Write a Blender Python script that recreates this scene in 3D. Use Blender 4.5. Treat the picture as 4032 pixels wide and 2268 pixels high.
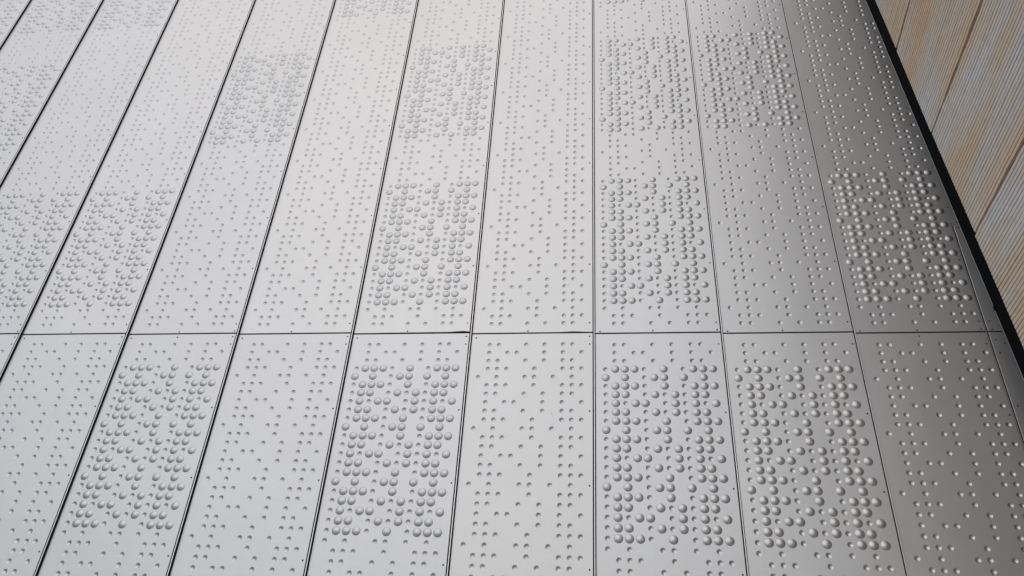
import bpy, math, random
from mathutils import Matrix, Vector

# ------------------------------------------------------------------ set-up
random.seed(7)
SC = bpy.context.scene
for o in list(bpy.data.objects):
    bpy.data.objects.remove(o, do_unlink=True)
COL = SC.collection
P = 0.05                      # one pitch of the embossed pattern, metres
ZC = 43.33 * P + 1.60         # world height of pattern row 0 (camera stands 1.6 m above the ground)

# ------------------------------------------------------------------ camera
cd = bpy.data.cameras.new('camera')
cd.sensor_width = 36.0
cd.lens = 3025.3 * 36.0 / 4032.0
cd.clip_start = 0.05
cd.clip_end = 3000.0
cam = bpy.data.objects.new('camera', cd)
COL.objects.link(cam)
RIGHT = Vector((0.99134693, 0.11876220, 0.05591786))
DOWN = Vector((-0.01896676, 0.55110505, -0.83422029))
FWD = Vector((-0.12989045, 0.82594114, 0.54858883))
CAMP = Vector((14.3945 * P, -72.3559 * P, -43.3260 * P + ZC))
M = Matrix((RIGHT, -DOWN, -FWD)).transposed().to_4x4()
M.translation = CAMP
cam.matrix_world = M
SC.camera = cam

# ------------------------------------------------------------------ sky and sun (bright overcast)
SUN_EL = math.radians(42)
SUN_AZ = math.radians(15)          # to the left of straight behind the camera
sun_dir = Vector((-math.sin(SUN_AZ) * math.cos(SUN_EL), -math.cos(SUN_AZ) * math.cos(SUN_EL), math.sin(SUN_EL)))
w = bpy.data.worlds.new('World')
SC.world = w
w.use_nodes = True
nt = w.node_tree
nt.nodes.clear()
sky = nt.nodes.new('ShaderNodeTexSky')
sky.sky_type = 'NISHITA'
sky.sun_disc = False
sky.sun_elevation = SUN_EL
sky.sun_rotation = math.atan2(sun_dir.x, sun_dir.y)
sky.air_density = 1.0
sky.dust_density = 0.6
sky.ozone_density = 1.0
hs = nt.nodes.new('ShaderNodeHueSaturation')
hs.inputs['Hue'].default_value = 0.522
hs.inputs['Saturation'].default_value = 1.35     # boosts the sky's blue, cooling its reflection in the panels
bg = nt.nodes.new('ShaderNodeBackground')
bg.inputs['Strength'].default_value = 0.06
wo = nt.nodes.new('ShaderNodeOutputWorld')
nt.links.new(sky.outputs['Color'], hs.inputs['Color'])
nt.links.new(hs.outputs['Color'], bg.inputs['Color'])
nt.links.new(bg.outputs['Background'], wo.inputs['Surface'])

sl = bpy.data.lights.new('sun', 'SUN')
sl.energy = 1.5
sl.angle = math.radians(92)
sl.color = (1.0, 0.945, 0.76)
sun = bpy.data.objects.new('sun', sl)
sun.rotation_euler = (-sun_dir).to_track_quat('-Z', 'Y').to_euler()
sun.location = (0, 0, 30)
COL.objects.link(sun)

vs = SC.view_settings
vs.view_transform = 'Standard'
vs.look = 'None'
vs.gamma = 1.0
vs.exposure = 0.98
vs.use_curve_mapping = False

# ------------------------------------------------------------------ helpers
def new_mat(name):
    m = bpy.data.materials.new(name)
    m.use_nodes = True
    n = m.node_tree.nodes
    return m, m.node_tree, n['Principled BSDF']

def N(t, kind, **kw):
    n = t.nodes.new(kind)
    for k, v in kw.items():
        if k in n.inputs:
            n.inputs[k].default_value = v
        else:
            setattr(n, k, v)
    return n

def ramp(t, stops):
    r = t.nodes.new('ShaderNodeValToRGB')
    els = r.color_ramp.elements
    while len(els) < len(stops):
        els.new(0.5)
    for e, (p, c) in zip(els, stops):
        e.position = p
        e.color = c if len(c) == 4 else (*c, 1)
    return r

def mesh_obj(name, verts, faces, mat, parent=None, smooth=None, loc=None):
    me = bpy.data.meshes.new(name)
    me.from_pydata(verts, [], faces)
    if smooth is not None:
        if smooth is True:
            me.polygons.foreach_set('use_smooth', [True] * len(faces))
        else:
            me.polygons.foreach_set('use_smooth', smooth)
    me.materials.append(mat)
    me.update()
    o = bpy.data.objects.new(name, me)
    COL.objects.link(o)
    if parent is not None:
        o.parent = parent
    if loc is not None:
        o.location = loc
    return o

def link_copy(name, me, parent, loc):
    o = bpy.data.objects.new(name, me)
    COL.objects.link(o)
    o.parent = parent
    o.location = loc
    return o

def empty(name, loc, label, cat):
    o = bpy.data.objects.new(name, None)
    o.empty_display_size = 0.3
    o.location = loc
    o['label'] = label
    o['category'] = cat
    COL.objects.link(o)
    return o

class MB:
    """collects boxes and quads into one mesh"""
    def __init__(self):
        self.v, self.f, self.s = [], [], []
    def quad(self, a, b, c, d, sm=False):
        i = len(self.v)
        self.v += [a, b, c, d]
        self.f.append((i, i + 1, i + 2, i + 3))
        self.s.append(sm)
    def box(self, x0, x1, y0, y1, z0, z1):
        i = len(self.v)
        self.v += [(x0, y0, z0), (x1, y0, z0), (x1, y1, z0), (x0, y1, z0),
                   (x0, y0, z1), (x1, y0, z1), (x1, y1, z1), (x0, y1, z1)]
        for q in ((0, 1, 5, 4), (1, 2, 6, 5), (2, 3, 7, 6), (3, 0, 4, 7), (4, 5, 6, 7), (3, 2, 1, 0)):
            self.f.append(tuple(i + k for k in q))
            self.s.append(False)
    def build(self, name, mat, parent=None, loc=None):
        return mesh_obj(name, self.v, self.f, mat, parent, self.s, loc)

# ------------------------------------------------------------------ materials
def make_aluminium(name, base, rough):
    m, t, b = new_mat(name)
    tc = N(t, 'ShaderNodeTexCoord')
    geo = N(t, 'ShaderNodeNewGeometry')
    # broad, faint cloudiness of the coating
    n1 = N(t, 'ShaderNodeTexNoise', Scale=1.3, Detail=3.0)
    t.links.new(geo.outputs['Position'], n1.inputs['Vector'])
    r1 = ramp(t, [(0.3, tuple(c * 0.965 for c in base)), (0.7, base)])
    t.links.new(n1.outputs['Fac'], r1.inputs['Fac'])
    # rain-washed dust: thin vertical streaks
    mp = N(t, 'ShaderNodeMapping')
    mp.inputs['Scale'].default_value = (38, 38, 1.1)
    t.links.new(geo.outputs['Position'], mp.inputs['Vector'])
    n2 = N(t, 'ShaderNodeTexNoise', Scale=1.0, Detail=4.0, Roughness=0.65)
    t.links.new(mp.outputs['Vector'], n2.inputs['Vector'])
    r2 = ramp(t, [(0.35, (0.988, 0.987, 0.984)), (0.62, (1, 1, 1))])
    t.links.new(n2.outputs['Fac'], r2.inputs['Fac'])
    mx = N(t, 'ShaderNodeMix', data_type='RGBA', blend_type='MULTIPLY')
    mx.inputs[0].default_value = 1.0
    t.links.new(r1.outputs['Color'], mx.inputs[6])
    t.links.new(r2.outputs['Color'], mx.inputs[7])
    # random tone per panel, painted in place of reflections varying from sheet to sheet
    sx = N(t, 'ShaderNodeSeparateXYZ')
    t.links.new(geo.outputs['Position'], sx.inputs[0])
    def math_node(op, a, c):
        m_ = N(t, 'ShaderNodeMath', operation=op)
        t.links.new(a, m_.inputs[0])
        if isinstance(c, float):
            m_.inputs[1].default_value = c
        else:
            t.links.new(c, m_.inputs[1])
        return m_.outputs[0]
    col_ = math_node('FLOOR', math_node('DIVIDE', math_node('ADD', sx.outputs['X'], 1.06 * P), 13.494 * P), 0.0)
    row_ = math_node('GREATER_THAN', sx.outputs['Z'], ZC - 1.23 * P)
    wn = N(t, 'ShaderNodeTexWhiteNoise', noise_dimensions='1D')
    t.links.new(math_node('ADD', col_, math_node('MULTIPLY', row_, 31.7)), wn.inputs['W'])
    rw = ramp(t, [(0.0, (0.955, 0.96, 0.97)), (1.0, (1.0, 1.0, 1.0))])
    t.links.new(wn.outputs['Value'], rw.inputs['Fac'])
    mxw = N(t, 'ShaderNodeMix', data_type='RGBA', blend_type='MULTIPLY')
    mxw.inputs[0].default_value = 1.0
    t.links.new(mx.outputs[2], mxw.inputs[6])
    t.links.new(rw.outputs['Color'], mxw.inputs[7])
    t.links.new(mxw.outputs[2], b.inputs['Base Color'])
    b.inputs['Metallic'].default_value = 1.0
    # brushed grain across the sheet, and roughness wandering a little
    mp3 = N(t, 'ShaderNodeMapping')
    mp3.inputs['Scale'].default_value = (9, 9, 420)
    t.links.new(geo.outputs['Position'], mp3.inputs['Vector'])
    n3 = N(t, 'ShaderNodeTexNoise', Scale=1.0, Detail=3.0)
    t.links.new(mp3.outputs['Vector'], n3.inputs['Vector'])
    mr = N(t, 'ShaderNodeMapRange')
    mr.inputs['To Min'].default_value = rough - 0.04
    mr.inputs['To Max'].default_value = rough + 0.04
    t.links.new(n3.outputs['Fac'], mr.inputs['Value'])
    t.links.new(mr.outputs['Result'], b.inputs['Roughness'])
    # oil-canning of the thin sheet
    n4 = N(t, 'ShaderNodeTexNoise', Scale=2.6, Detail=1.0)
    t.links.new(geo.outputs['Position'], n4.inputs['Vector'])
    bp = N(t, 'ShaderNodeBump', Strength=1.0, Distance=0.004)
    t.links.new(n4.outputs['Fac'], bp.inputs['Height'])
    bp2 = N(t, 'ShaderNodeBump', Strength=0.25, Distance=0.0004)
    t.links.new(n3.outputs['Fac'], bp2.inputs['Height'])
    t.links.new(bp.outputs['Normal'], bp2.inputs['Normal'])
    t.links.new(bp2.outputs['Normal'], b.inputs['Normal'])
    return m

ALU = make_aluminium('embossed_aluminium', (0.356, 0.3555, 0.368), 0.48)
STRIP = make_aluminium('extruded_aluminium', (0.52, 0.52, 0.53), 0.45)

def plain(name, col, rough, metal=0.0, spec=0.5):
    m, t, b = new_mat(name)
    geo = N(t, 'ShaderNodeNewGeometry')
    n = N(t, 'ShaderNodeTexNoise', Scale=14.0, Detail=4.0)
    t.links.new(geo.outputs['Position'], n.inputs['Vector'])
    r = ramp(t, [(0.3, tuple(c * 0.8 for c in col)), (0.7, tuple(c * 1.15 for c in col))])
    t.links.new(n.outputs['Fac'], r.inputs['Fac'])
    t.links.new(r.outputs['Color'], b.inputs['Base Color'])
    b.inputs['Roughness'].default_value = rough
    b.inputs['Metallic'].default_value = metal
    b.inputs['Specular IOR Level'].default_value = spec
    return m

BLACK = plain('black_rubber', (0.012, 0.012, 0.013), 0.7, 0, 0.25)
SHEET = plain('black_membrane', (0.006, 0.006, 0.007), 0.8, 0, 0.1)
FLASH = plain('black_flashing', (0.004, 0.0045, 0.005), 0.8, 0, 0.04)  # nearly black: the shade of the deep recess is put into its colour
SCREW = plain('dark_steel', (0.012, 0.011, 0.012), 0.6, 0.0, 0.2)
MARK = plain('scuff_dirt', (0.16, 0.15, 0.15), 0.7, 0.0, 0.2)

def make_timber():
    m, t, b = new_mat('weathered_timber')
    tc = N(t, 'ShaderNodeTexCoord')
    oi = N(t, 'ShaderNodeObjectInfo')
    cmb = N(t, 'ShaderNodeCombineXYZ')
    mul = N(t, 'ShaderNodeMath', operation='MULTIPLY')
    mul.inputs[1].default_value = 37.0
    t.links.new(oi.outputs['Random'], mul.inputs[0])
    t.links.new(mul.outputs[0], cmb.inputs['X'])
    t.links.new(mul.outputs[0], cmb.inputs['Y'])
    add = N(t, 'ShaderNodeVectorMath', operation='ADD')
    t.links.new(tc.outputs['Object'], add.inputs[0])
    t.links.new(cmb.outputs[0], add.inputs[1])
    def stretched(scale, detail, rough=0.55):
        mp = N(t, 'ShaderNodeMapping')
        mp.inputs['Scale'].default_value = scale
        t.links.new(add.outputs[0], mp.inputs['Vector'])
        n = N(t, 'ShaderNodeTexNoise', Scale=1.0, Detail=detail, Roughness=rough)
        t.links.new(mp.outputs['Vector'], n.inputs['Vector'])
        return n
    # big weathering patches: silvered against still-brown wood
    big = stretched((1, 0.8, 3.0), 3.0)
    rb = ramp(t, [(0.30, (0.56, 0.56, 0.59)), (0.43, (0.565, 0.53, 0.50)), (0.54, (0.57, 0.48, 0.385)), (0.68, (0.59, 0.43, 0.29))])
    t.links.new(big.outputs['Fac'], rb.inputs['Fac'])
    # grain along the board
    gr = stretched((1, 2.2, 150), 6.0, 0.7)
    rg = ramp(t, [(0.28, (0.84, 0.83, 0.82)), (0.55, (1, 1, 1)), (0.8, (1.07, 1.07, 1.06))])
    t.links.new(gr.outputs['Fac'], rg.inputs['Fac'])
    mx = N(t, 'ShaderNodeMix', data_type='RGBA', blend_type='MULTIPLY')
    mx.inputs[0].default_value = 1.0
    t.links.new(rb.outputs['Color'], mx.inputs[6])
    t.links.new(rg.outputs['Color'], mx.inputs[7])
    # fine blotches
    bl = stretched((1, 18, 26), 4.0)
    rl = ramp(t, [(0.3, (0.90, 0.90, 0.91)), (0.6, (1.02, 1.02, 1.02))])
    t.links.new(bl.outputs['Fac'], rl.inputs['Fac'])
    mx2 = N(t, 'ShaderNodeMix', data_type='RGBA', blend_type='MULTIPLY')
    mx2.inputs[0].default_value = 1.0
    t.links.new(mx.outputs[2], mx2.inputs[6])
    t.links.new(rl.outputs['Color'], mx2.inputs[7])
    t.links.new(mx2.outputs[2], b.inputs['Base Color'])
    b.inputs['Roughness'].default_value = 0.8
    b.inputs['Specular IOR Level'].default_value = 0.25
    bp = N(t, 'ShaderNodeBump', Strength=0.5, Distance=0.0015)
    t.links.new(gr.outputs['Fac'], bp.inputs['Height'])
    t.links.new(bp.outputs['Normal'], b.inputs['Normal'])
    return m

TIMBER = make_timber()

def make_ground():
    m, t, b = new_mat('concrete_paving')
    geo = N(t, 'ShaderNodeNewGeometry')
    br = N(t, 'ShaderNodeTexBrick', Scale=1.6)
    br.inputs['Color1'].default_value = (0.44, 0.435, 0.42, 1)
    br.inputs['Color2'].default_value = (0.39, 0.385, 0.375, 1)
    br.inputs['Mortar'].default_value = (0.12, 0.12, 0.12, 1)
    br.inputs['Mortar Size'].default_value = 0.01
    t.links.new(geo.outputs['Position'], br.inputs['Vector'])
    n = N(t, 'ShaderNodeTexNoise', Scale=5.0, Detail=6.0)
    t.links.new(geo.outputs['Position'], n.inputs['Vector'])
    r = ramp(t, [(0.3, (0.75, 0.75, 0.75)), (0.7, (1.08, 1.08, 1.08))])
    t.links.new(n.outputs['Fac'], r.inputs['Fac'])
    mx = N(t, 'ShaderNodeMix', data_type='RGBA', blend_type='MULTIPLY')
    mx.inputs[0].default_value = 1.0
    t.links.new(br.outputs['Color'], mx.inputs[6])
    t.links.new(r.outputs['Color'], mx.inputs[7])
    t.links.new(mx.outputs[2], b.inputs['Base Color'])
    b.inputs['Roughness'].default_value = 0.85
    return m

# ------------------------------------------------------------------ ground
g = mesh_obj('ground', [(-600, -600, 0), (600, -600, 0), (600, 600, 0), (-600, 600, 0)], [(0, 1, 2, 3)], make_ground())
g['kind'] = 'structure'

# ------------------------------------------------------------------ metal facade: dimensions in pitches
D, S, Q = 13.494, 0.2529, 0.975          # panel spacing, set-back per panel (saw-tooth), row pitch
U0, U1 = -1.06, 12.165                    # panel edges across
FIRST, LAST = -5, 8
TOP_ROW = 88
Z_UB, Z_LT = -1.165, -1.295              # bottom of the upper sheets, top of the lower sheets
T0 = -2.661                              # first row of the lower sheets
LOW_ROWS = 72
EA, EB = 13.28, -0.0607                 # slanted right-hand edge: u = EA + EB*z on the last panel
ROWSET = {'A': (1, 2, 3, 6, 9, 10, 11), 'B': (0, 2, 5, 6, 8, 10), 'D': (1, 2, 5, 7, 9, 10), 'E': (1, 3, 4, 7, 9, 11)}
EXTRA = {'A': (0, 4, 8), 'B': (4,), 'D': (0, 4, 6, 8), 'E': (0, 2, 6, 8, 10)}
SLOTS = {-2: (57,), -1: (30, 57), 0: (3, 57), 1: (3,), 2: (30,), 3: (57,), 4: (3, 30), 6: (3, 30, 57), 7: (30,), 8: (3,)}
LOWER_DOMED = (2, 4, 6, 7)

def edge_u(z):
    return EA + EB * z

def panel_loc(i):
    return Vector(((i - 5) * D * P, (i - 5) * S * P, ZC))

facade = empty('metal_facade', (0, 0, 0), 'silver aluminium facade of tall panels embossed with bumps and dimples', 'facade')

# --- one dimple as rings (radius, depth) in pitches: a blunt cone pressed inwards
DIMPLE = [(0.268, 0.0), (0.240, 0.014), (0.15, 0.055), (0.055, 0.096)]
DEPTH0 = 0.110
SEG = 12
RING = [(math.cos(2 * math.pi * k / SEG), math.sin(2 * math.pi * k / SEG)) for k in range(SEG)]

def square_pt(cx, sx, u0, u1, v0, v1, uc, vc):
    """point where the ray (cx,sx) from (uc,vc) meets the cell border"""
    best = 1e9
    if cx > 1e-9: best = min(best, (u1 - uc) / cx)
    if cx < -1e-9: best = min(best, (u0 - uc) / cx)
    if sx > 1e-9: best = min(best, (v1 - vc) / sx)
    if sx < -1e-9: best = min(best, (v0 - vc) / sx)
    return uc + cx * best, vc + sx * best

class Sheet:
    def __init__(self):
        self.v, self.f, self.s = [], [], []
    def pt(self, u, v, d=0.0):
        self.v.append((u * P, d * P, v * P))
        return len(self.v) - 1
    def poly(self, pts, sm=False):
        self.f.append(tuple(self.pt(*p) for p in pts))
        self.s.append(sm)
    def dimple_cell(self, u0, u1, v0, v1, uc, vc, jit):
        # flat surround, corner points included so that the cell is fully covered
        rim = [self.pt(uc + DIMPLE[0][0] * c, vc + DIMPLE[0][0] * s) for c, s in RING]
        out = []
        for c, s in RING:
            a, b = square_pt(c, s, u0, u1, v0, v1, uc, vc)
            out.append(self.pt(a, b))
        corners = {}
        for a, b in ((u0, v0), (u1, v0), (u1, v1), (u0, v1)):
            ang = math.atan2(b - vc, a - uc) % (2 * math.pi)
            corners[int(ang / (2 * math.pi / SEG))] = self.pt(a, b)
        for k in range(SEG):
            n = (k + 1) % SEG
            if k in corners:
                self.f.append((rim[k], out[k], corners[k], out[n], rim[n]))
            else:
                self.f.append((rim[k], out[k], out[n], rim[n]))
            self.s.append(False)
        prev = rim
        for r, d in DIMPLE[1:]:
            cur = [self.pt(uc + r * c, vc + r * s, d * jit) for c, s in RING]
            for k in range(SEG):
                n = (k + 1) % SEG
                self.f.append((prev[k], prev[n], cur[n], cur[k]))
                self.s.append(True)
            prev = cur
        ctr = self.pt(uc, vc, DEPTH0 * jit)
        for k in range(SEG):
            self.f.append((prev[k], prev[(k + 1) % SEG], ctr))
            self.s.append(True)

def dome_mesh(seg, prof):
    v, f = [], []
    for r, h in prof:
        for k in range(seg):
            a = 2 * math.pi * k / seg
            v.append((r * math.cos(a) * P, -h * P, r * math.sin(a) * P))
    v.append((0, -DOME_H * P, 0))
    for j in range(len(prof) - 1):
        for k in range(seg):
            n = (k + 1) % seg
            f.append((j * seg + k, j * seg + n, (j + 1) * seg + n, (j + 1) * seg + k))
    j = len(prof) - 1
    for k in range(seg):
        f.append((j * seg + k, j * seg + (k + 1) % seg, len(v) - 1))
    return v, f

DOME_R, DOME_H = 0.437, 0.138
PROF = [(DOME_R, -0.012)] + [(DOME_R * r, DOME_H * (1 - r ** 1.7)) for r in (0.985, 0.88, 0.70, 0.48, 0.24)]
DV, DF = dome_mesh(18, PROF)
DOME_ME = bpy.data.meshes.new('dome')
DOME_ME.from_pydata(DV, [], DF)
DOME_ME.polygons.foreach_set('use_smooth', [True] * len(DF))
DOME_ME.materials.append(ALU)
DOME_ME.update()

# screw: small dished head with a socket, shared by all
def screw_mesh():
    v, f = [], []
    seg = 10
    for r, h in ((0.088, -0.01), (0.088, 0.014), (0.062, 0.026), (0.034, 0.026), (0.030, 0.004)):
        for k in range(seg):
            a = 2 * math.pi * k / seg
            v.append((r * math.cos(a) * P, -h * P, r * math.sin(a) * P))
    for j in range(4):
        for k in range(seg):
            n = (k + 1) % seg
            f.append((j * seg + k, j * seg + n, (j + 1) * seg + n, (j + 1) * seg + k))
    f.append(tuple(4 * seg + k for k in range(seg)))
    me = bpy.data.meshes.new('screw')
    me.from_pydata(v, [], f)
    me.materials.append(SCREW)
    me.update()
    return me
SCREW_ME = screw_mesh()

def project(p):
    d = p - CAMP
    z = d.dot(FWD)
    return d.dot(RIGHT) / z, d.dot(DOWN) / z, z

dome_jobs = []     # (visible depth, panel object, local position)
BEV, RET = 0.028, 0.11

def build_sheet(i, upper):
    loc = panel_loc(i)
    sh = Sheet()
    last = (i == LAST)
    rows = []
    if upper:
        vb, vt = Z_UB, TOP_ROW * Q + 1.1
        for r in range(TOP_ROW + 1):
            rows.append((r * Q, 'DABADE'[r % 6], any(s <= r <= s + 18 for s in SLOTS.get(i, ()))))
    else:
        vt, vb = Z_LT, T0 - LOW_ROWS * Q - 1.1
        for t in range(LOW_ROWS + 1):
            rows.append((T0 - t * Q, 'DEDABA'[t % 6], i in LOWER_DOMED and 3 <= t <= 21))
        rows.reverse()
    vs_ = [vb + BEV] + [(rows[k][0] + rows[k + 1][0]) / 2 for k in range(len(rows) - 1)] + [vt - BEV]

    def umax(z):
        if not last:
            return U1
        if upper and z > 13.1:
            return edge_u(z) - 0.02
        return 11.66
    for k, (vc, kind, domed) in enumerate(rows):
        v0, v1 = vs_[k], vs_[k + 1]
        full = ROWSET[kind]
        extra = EXTRA[kind] if domed else ()
        # break a row of the last panel where its right edge steps in
        spans = [(v0, v1)]
        for (a, b) in spans:
            e0, e1 = umax(a + 1e-4) - BEV, umax(b - 1e-4) - BEV
            emin = min(e0, e1)
            us = [U0 + BEV] + [c + 0.5 for c in range(-1, 12) if c + 0.5 < emin - 0.05]
            for c in range(len(us) - 1):
                uc = c - 0  # cell c spans us[c]..us[c+1]; column index = c-1
                col = c - 1
                if (col in full and not domed) or col in extra:
                    sh.dimple_cell(us[c], us[c + 1], a, b, float(col), vc, random.uniform(0.94, 1.06))
                else:
                    sh.poly([(us[c], a), (us[c + 1], a), (us[c + 1], b), (us[c], b)])
            # last cell up to the (maybe slanted) edge
            col = len(us) - 2
            ul = us[-1]
            if e0 == e1 and ul + 0.5 == col + 0.0 + 0.0 and False:
                pass
            want = (col in full and not domed) or col in extra
            if want and emin > col + 0.30:
                ue = min(emin, col + 0.5)
                sh.dimple_cell(ul, ue, a, b, float(col), vc, 1.0)
                sh.poly([(ue, a), (e0, a), (e1, b), (ue, b)])
            else:
                sh.poly([(ul, a), (e0, a), (e1, b), (ul, b)])
            if domed:
                for c in full:
                    if c + DOME_R < emin:
                        dome_jobs.append((i, upper, c, vc))
    # chamfered rim and folded-back returns
    zs = [vb] + ([13.1, 13.1] if last and upper else []) + [vt]
    def rim(a, b, na, nb):
        # a,b outer corner points (u,v); na,nb inward offsets
        sh.poly([(a[0] + na[0], a[1] + na[1], 0), (b[0] + nb[0], b[1] + nb[1], 0), (b[0], b[1], BEV), (a[0], a[1], BEV)])
        sh.poly([(a[0], a[1], BEV), (b[0], b[1], BEV), (b[0], b[1], RET), (a[0], a[1], RET)])
    B = BEV
    rim((U0, vt), (U0, vb), (B, -B), (B, B))
    if last and upper:
        zn = vs_[min(range(len(vs_)), key=lambda k: abs(vs_[k] - 13.1))]
        ub, un0, un1, ut = 11.66, 11.66, edge_u(zn) - 0.02, edge_u(vt) - 0.02
        rim((U0, vb), (ub, vb), (B, B), (-B, B))
        rim((ub, vb), (un0, zn), (-B, B), (-B, 0))
        rim((un0, zn), (un1, zn), (-B, 0), (-B, 0))
        rim((un1, zn), (ut, vt), (-B, 0), (-B, -B))
        rim((ut, vt), (U0, vt), (-B, -B), (B, -B))
    else:
        ur = umax(vb)
        rim((U0, vb), (ur, vb), (B, B), (-B, B))
        rim((ur, vb), (ur, vt), (-B, B), (-B, -B))
        rim((ur, vt), (U0, vt), (-B, -B), (B, -B))
    # the bottom edge of one upper sheet has sprung away from the joint at its corner
    if upper and i == 4:
        for n, (x, y, z) in enumerate(sh.v):
            u, v = x / P, z / P
            if v < Z_UB + 0.05 and u > 9.0:
                d = max(0.0, 1 - abs(u - 11.2) / 2.0)
                sh.v[n] = (x, y - 0.05 * d * P, z + 0.16 * d * d * P)
    if upper and i == 5:
        for n, (x, y, z) in enumerate(sh.v):
            u, v = x / P, z / P
            if v < Z_UB + 0.05 and 8.5 < u < 11.5:
                d = max(0.0, 1 - abs(u - 10.0) / 1.4)
                sh.v[n] = (x, y - 0.02 * d * P, z + 0.06 * d * P)
    me_o = mesh_obj('metal_panel', sh.v, sh.f, ALU, facade, sh.s, loc)
    return me_o

panels = {}
for i in range(FIRST, LAST + 1):
    for upper in (True, False):
        panels[(i, upper)] = build_sheet(i, upper)

# --- domes: the 300 that show largest are parts of their own, the rest one joined part
scored = []
for (i, upper, c, v) in dome_jobs:
    wp = panel_loc(i) + Vector((c * P, 0, v * P))
    x, y, z = project(wp)
    infr = abs(x) < 0.68 and abs(y) < 0.39
    scored.append((z if infr else 1e3 + z, i, upper, c, v))
scored.sort()
for (_, i, upper, c, v) in scored[:300]:
    link_copy('dome', DOME_ME, panels[(i, upper)], (c * P, 0, v * P))
av, af = [], []
for (_, i, upper, c, v) in scored[300:]:
    wp = panel_loc(i) + Vector((c * P, 0, v * P))
    n = len(av)
    av += [(a + wp.x, b + wp.y, cc + wp.z) for a, b, cc in DV]
    af += [tuple(n + q for q in fc) for fc in DF]
rest = mesh_obj('dome_field', av, af, ALU, facade, True)
rest['kind'] = 'stuff'

# --- screws along the right edge of every sheet, and along the horizontal joint
for i in range(-3, LAST + 1):
    po = panels[(i, True)]
    ue = 11.82 if i < LAST else 11.38
    sp = [(ue, r * Q) for r in (0, 8, 16, 24, 32, 39.3, 46.6, 54.2, 62, 70)]
    if i < LAST:
        sp += [(5.1, -0.97), (11.86, -0.93)] if i % 2 == 0 else [(5.1, -0.97)]
    else:
        sp = [(11.32, 0.0), (11.30, -0.93), (11.34, 8 * Q)] + [(edge_u(r * Q) - 0.45, r * Q) for r in (15.5, 24, 32, 40, 47)]
        sp += [(5.1, -0.97)]
    if i >= 6:
        sp.append((-0.55, -0.97))
    for (u, v) in sp:
        link_copy('screw', SCREW_ME, po, (u * P, 0, v * P))
    po = panels[(i, False)]
    ue = 11.84 if i < LAST else 11.36
    sp = [(ue, T0 - t * Q) for t in (0, 8, 16, 24, 32)]
    if i < 6:
        sp += [(ue, T0 + 0.98 * Q), (-0.58, T0 + 0.92 * Q)]
    if i in (0, 2, 8):
        sp.append((5.1, T0 + 1.0 * Q))
    for (u, v) in sp:
        link_copy('screw', SCREW_ME, po, (u * P, 0, v * P))

# --- a few scuffs and scratches in the coating
def scuff(i, upper, pts, wd=0.028):
    b = MB()
    for (a, c), (e, h) in zip(pts[:-1], pts[1:]):
        dx, dz = e - a, h - c
        l = math.hypot(dx, dz)
        nx, nz = -dz / l * wd / 2, dx / l * wd / 2
        b.quad(((a - nx) * P, -0.004 * P, (c - nz) * P), ((e - nx) * P, -0.004 * P, (h - nz) * P),
               ((e + nx) * P, -0.004 * P, (h + nz) * P), ((a + nx) * P, -0.004 * P, (c + nz) * P))
    b.build('scuff', MARK, panels[(i, upper)])
scuff(5, False, [(7.88, T0 - 8.2 * Q), (8.02, T0 - 8.4 * Q), (8.10, T0 - 8.62 * Q)])
scuff(5, False, [(8.16, T0 - 9.4 * Q), (8.13, T0 - 9.8 * Q)], 0.018)
scuff(5, True, [(9.28, 5.12 * Q), (9.42, 5.16 * Q), (9.55, 5.10 * Q)], 0.04)
scuff(2, True, [(2.95, -0.78), (3.1, -0.66), (3.3, -0.70)])
scuff(2, True, [(4.7, -0.80), (4.85, -0.64), (5.05, -0.60)])
scuff(2, True, [(5.25, -0.60), (5.4, -0.72)])
scuff(3, True, [(0.30, -0.72), (0.36, -0.42)])
scuff(6, False, [(2.35, T0 + 0.02), (2.6, T0 - 0.08)], 0.02)
scuff(7, False, [(9.05, T0 - 4.05 * Q), (9.22, T0 - 4.0 * Q)], 0.05)

# --- continuous joint strips between neighbouring columns of sheets
ZB, ZT = -ZC / P + 0.6, TOP_ROW * Q + 1.1
for i in range(FIRST, LAST):
    b = MB()
    x0, x1 = 12.268, 12.362
    y0 = -0.006
    c = 0.018
    # front cap with eased arrises
    prof = [(x0, y0 + c + 0.01), (x0, y0 + c), (x0 + c, y0), (x1 - c, y0), (x1, y0 + c), (x1, y0 + c + 0.01)]
    for (a, d), (e, h) in zip(prof[:-1], prof[1:]):
        b.quad((a * P, d * P, ZB * P), (e * P, h * P, ZB * P), (e * P, h * P, ZT * P), (a * P, d * P, ZT * P))
    js = b.build('joint_strip', STRIP, facade, panel_loc(i))
    b = MB()
    b.box((x0 + 0.004) * P, (x1 - 0.004) * P, (y0 + c + 0.004) * P, (S + 0.30) * P, ZB * P, ZT * P)
    b.build('gasket', BLACK, js)

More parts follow.
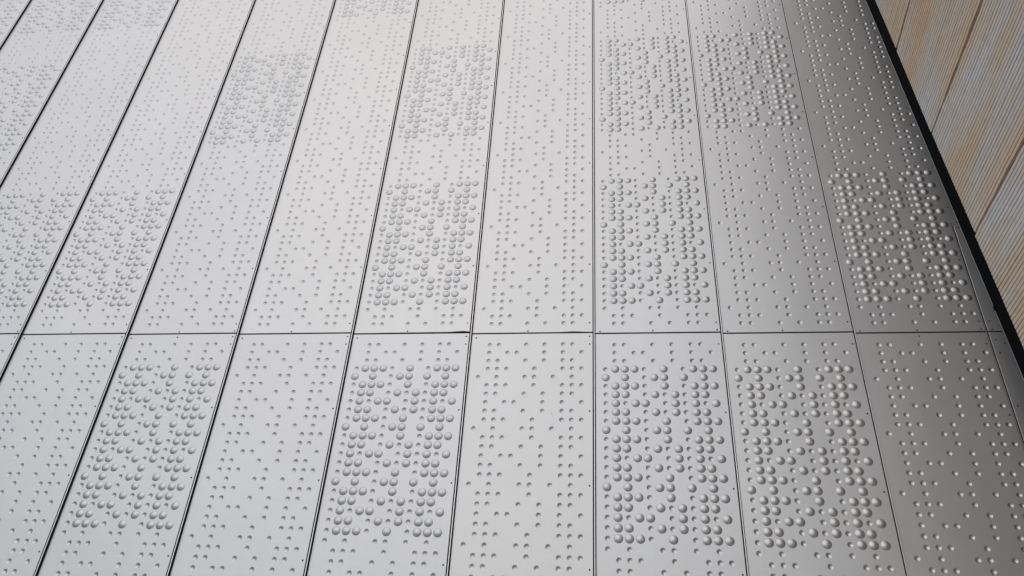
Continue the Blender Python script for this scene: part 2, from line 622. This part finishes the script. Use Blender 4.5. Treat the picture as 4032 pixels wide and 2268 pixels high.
# --- trim strip closing the wedge between the last column and the slanted edge
for (za, zb) in ((Z_UB, 12.95), (T0 - LOW_ROWS * Q - 1.1, Z_LT)):
    sh = Sheet()
    n = 14
    gap = 0.24
    def right(z):
        e = edge_u(z) - 0.02
        return e
    cuts = sorted(set([za, zb] + [za + (zb - za) * k / n for k in range(n + 1)]))
    ul = 11.66 + gap
    B = 0.025
    for a, b2 in zip(cuts[:-1], cuts[1:]):
        ra, rb = right(a), right(b2)
        sh.poly([(ul + B, a), (ra - B, a), (rb - B, b2), (ul + B, b2)])
        sh.poly([(ra - B, a, 0), (ra, a, B), (rb, b2, B), (rb - B, b2, 0)])
        sh.poly([(ra, a, B), (ra, a, RET), (rb, b2, RET), (rb, b2, B)])
        sh.poly([(ul, a, B), (ul + B, a, 0), (ul + B, b2, 0), (ul, b2, B)])
        sh.poly([(ul, a, RET), (ul, a, B), (ul, b2, B), (ul, b2, RET)])
    for z in (za, zb):
        sh.poly([(ul, z, 0.01), (right(z), z, 0.01), (right(z), z, RET), (ul, z, RET)])
    tr = mesh_obj('trim_strip', sh.v, sh.f, ALU, facade, sh.s, panel_loc(LAST) + Vector((0, 0.01 * P, 0)))
    for v in ((-0.95, 0.05, 12.2) if za == Z_UB else (-2.2, -2.6, -3.7, -9.5)):
        link_copy('screw', SCREW_ME, tr, ((12.35 if v != -2.6 else 13.1) * P, 0, v * P))
# slim bead in the gap left of the trim
b = MB()
b.box(11.69 * P, 11.75 * P, 0.0, 0.06 * P, (T0 - LOW_ROWS * Q) * P, 12.9 * P)
b.build('bead', STRIP, facade, panel_loc(LAST))
# folded lip standing along the slanted edge
sh = Sheet()
for (za, zb) in ((-70 * Q, 1.25), (1.85, TOP_ROW * Q + 1)):
    ea, eb = edge_u(za), edge_u(zb)
    for (x0, d0), (x1, d1) in zip([(-0.012, 0.02), (-0.012, -0.004), (-0.004, -0.012), (0.02, -0.012), (0.028, -0.004)], [(-0.012, -0.004), (-0.004, -0.012), (0.02, -0.012), (0.028, -0.004), (0.028, 0.5)]):
        sh.poly([(ea + x0, za, d0), (ea + x1, za, d1), (eb + x1, zb, d1), (eb + x0, zb, d0)])
mesh_obj('edge_lip', sh.v, sh.f, STRIP, facade, sh.s, panel_loc(LAST))

# --- dark membrane behind all joints
b = MB()
xa, xb = (FIRST - 5) * D - 2, (LAST - 5) * D + 12.0
ya, yb = (FIRST - 5) * S + 0.60, (LAST - 5) * S + 0.95
xr = (LAST - 5) * D + 0.75
b.quad((xa * P, ya * P, 0.02), ((xr + edge_u(-ZC / P)) * P, yb * P, 0.02), ((xr + edge_u(ZT)) * P, yb * P, ZC + ZT * P), (xa * P, ya * P, ZC + ZT * P))
b.build('membrane', SHEET, facade)
# dark plinth at the foot
b = MB()
b.box(xa * P, xb * P, ya * P - 0.02, ya * P + 0.10, 0.0, 0.085)
b.build('plinth', SHEET, facade)

# ------------------------------------------------------------------ timber wall, square to the facade, leaning over it a little
wall = empty('timber_cladding', (0, 0, 0), 'weathered grey and brown grooved timber wall meeting the metal facade at right', 'cladding')
Y8 = 3 * S
KW = 0.06
def wall_pt(y, z, out=0.0):
    """point on the wall plane: y along the boards (towards the viewer is negative), z up, out = towards the left"""
    x = 3 * D + 13.363 + EB * z + KW * (y - Y8) - out
    return (x * P, y * P, z * P + ZC)

Y_START, Y_END = -1.92, -62.0
J0, JP = 9.2, 14.92                       # one horizontal board joint and the joint spacing
RID = 30
def board(z0, z1, ys, ye, nrid, seed):
    rnd = random.Random(seed)
    ph = [rnd.uniform(0, 6.28) for _ in range(6)]
    pitch = (z1 - z0) / nrid
    # section: per ridge groove floor, shoulder, crown, shoulder
    sec = []
    for k in range(nrid):
        zb = z0 + k * pitch
        gw = pitch * rnd.uniform(0.10, 0.15)
        cr = 0.22 + rnd.uniform(-0.012, 0.012)
        sec += [(zb, 0.0), (zb + gw * 0.5, 0.01), (zb + gw * 0.6, cr * 0.72), (zb + gw * 0.6 + 0.025, cr),
                (zb + pitch - gw * 0.6 - 0.025, cr), (zb + pitch - gw * 0.6, cr * 0.72), (zb + pitch - gw * 0.5, 0.01)]
    sec.append((z1, 0.0))
    ycuts = [ys - 0.0]
    y = ys
    step = 0.9
    while y - step > ye:
        y -= step
        ycuts.append(y)
        if y < -30:
            step = 6.0
    ycuts.append(ye)
    v, f, s = [], [], []
    ns = len(sec)
    for y in ycuts:
        # sawn edges wander a little
        lo = 0.035 * math.sin(y * 0.9 + ph[0]) + 0.03 * math.sin(y * 2.1 + ph[1])
        hi = 0.03 * math.sin(y * 0.7 + ph[2]) + 0.025 * math.sin(y * 1.7 + ph[3])
        bow = 0.06 * math.sin(y * 0.21 + ph[4])
        for (z, o) in sec:
            tt = (z - z0) / (z1 - z0)
            wl, wh = max(0, 1 - tt * 9), max(0, 1 - (1 - tt) * 9)
            v.append(wall_pt(y, z + lo * wl + hi * wh, o + 0.10 + bow * tt))
    for j in range(len(ycuts) - 1):
        for k in range(ns - 1):
            f.append((j * ns + k, (j + 1) * ns + k, (j + 1) * ns + k + 1, j * ns + k + 1))
            s.append(False)
    # cut ends and long edges, down to the battens
    base = len(v)
    for j, y in ((0, ys), (len(ycuts) - 1, ye)):
        b0 = len(v)
        for (z, o) in sec:
            v.append(wall_pt(y, z, -0.50))
        for k in range(ns - 1):
            f.append((j * ns + k, j * ns + k + 1, b0 + k + 1, b0 + k)); s.append(False)
    for k in (0, ns - 1):
        b0 = len(v)
        for j, y in enumerate(ycuts):
            x = v[j * ns + k]
            v.append((x[0] + 0.6 * P, x[1], x[2]))
        for j in range(len(ycuts) - 1):
            f.append((j * ns + k, (j + 1) * ns + k, b0 + j + 1, b0 + j)); s.append(False)
    return mesh_obj('plank', v, f, TIMBER, wall, s)

GAPJ = 0.17
nb = -5
k = 0
z = J0 + nb * JP
ZG = -ZC / P
while z < TOP_ROW * Q:
    za, zb = max(z + GAPJ, ZG + 0.5), z + JP - GAPJ
    if zb - za > 2:
        ys = Y_START + random.uniform(-0.15, 0.12)
        if abs(z - (J0 + 2 * JP)) < 0.1:
            ys = Y_START - 0.16
        nr = max(2, round((zb - za) / (JP - 2 * GAPJ) * RID))
        board(za, zb, ys, Y_END, nr, 100 + k)
    z += JP
    k += 1

# black flashing behind the boards: sheets butted at a level joint
for (za, zb) in ((ZG + 0.1, 6.42), (6.54, TOP_ROW * Q + 1)):
    v = [wall_pt(Y8 + 1.2, za, 0.02), wall_pt(-30, za, 0.02), wall_pt(-30, zb, 0.02), wall_pt(Y8 + 1.2, zb, 0.02)]
    v += [(a + 0.02, b_, c) for a, b_, c in v]
    mesh_obj('flashing', v, [(0, 1, 2, 3), (7, 6, 5, 4), (0, 4, 5, 1), (2, 6, 7, 3), (1, 5, 6, 2), (3, 7, 4, 0)], FLASH, wall)
# structural backing further behind
v = [wall_pt(Y8 + 1.4, ZG, -0.9), wall_pt(Y_END, ZG, -0.9), wall_pt(Y_END, TOP_ROW * Q + 1, -0.9), wall_pt(Y8 + 1.4, TOP_ROW * Q + 1, -0.9)]
v += [(a + 0.18, b_, c) for a, b_, c in v]
mesh_obj('backing', v, [(0, 1, 2, 3), (7, 6, 5, 4), (0, 4, 5, 1), (2, 6, 7, 3), (1, 5, 6, 2), (3, 7, 4, 0)], SHEET, wall)
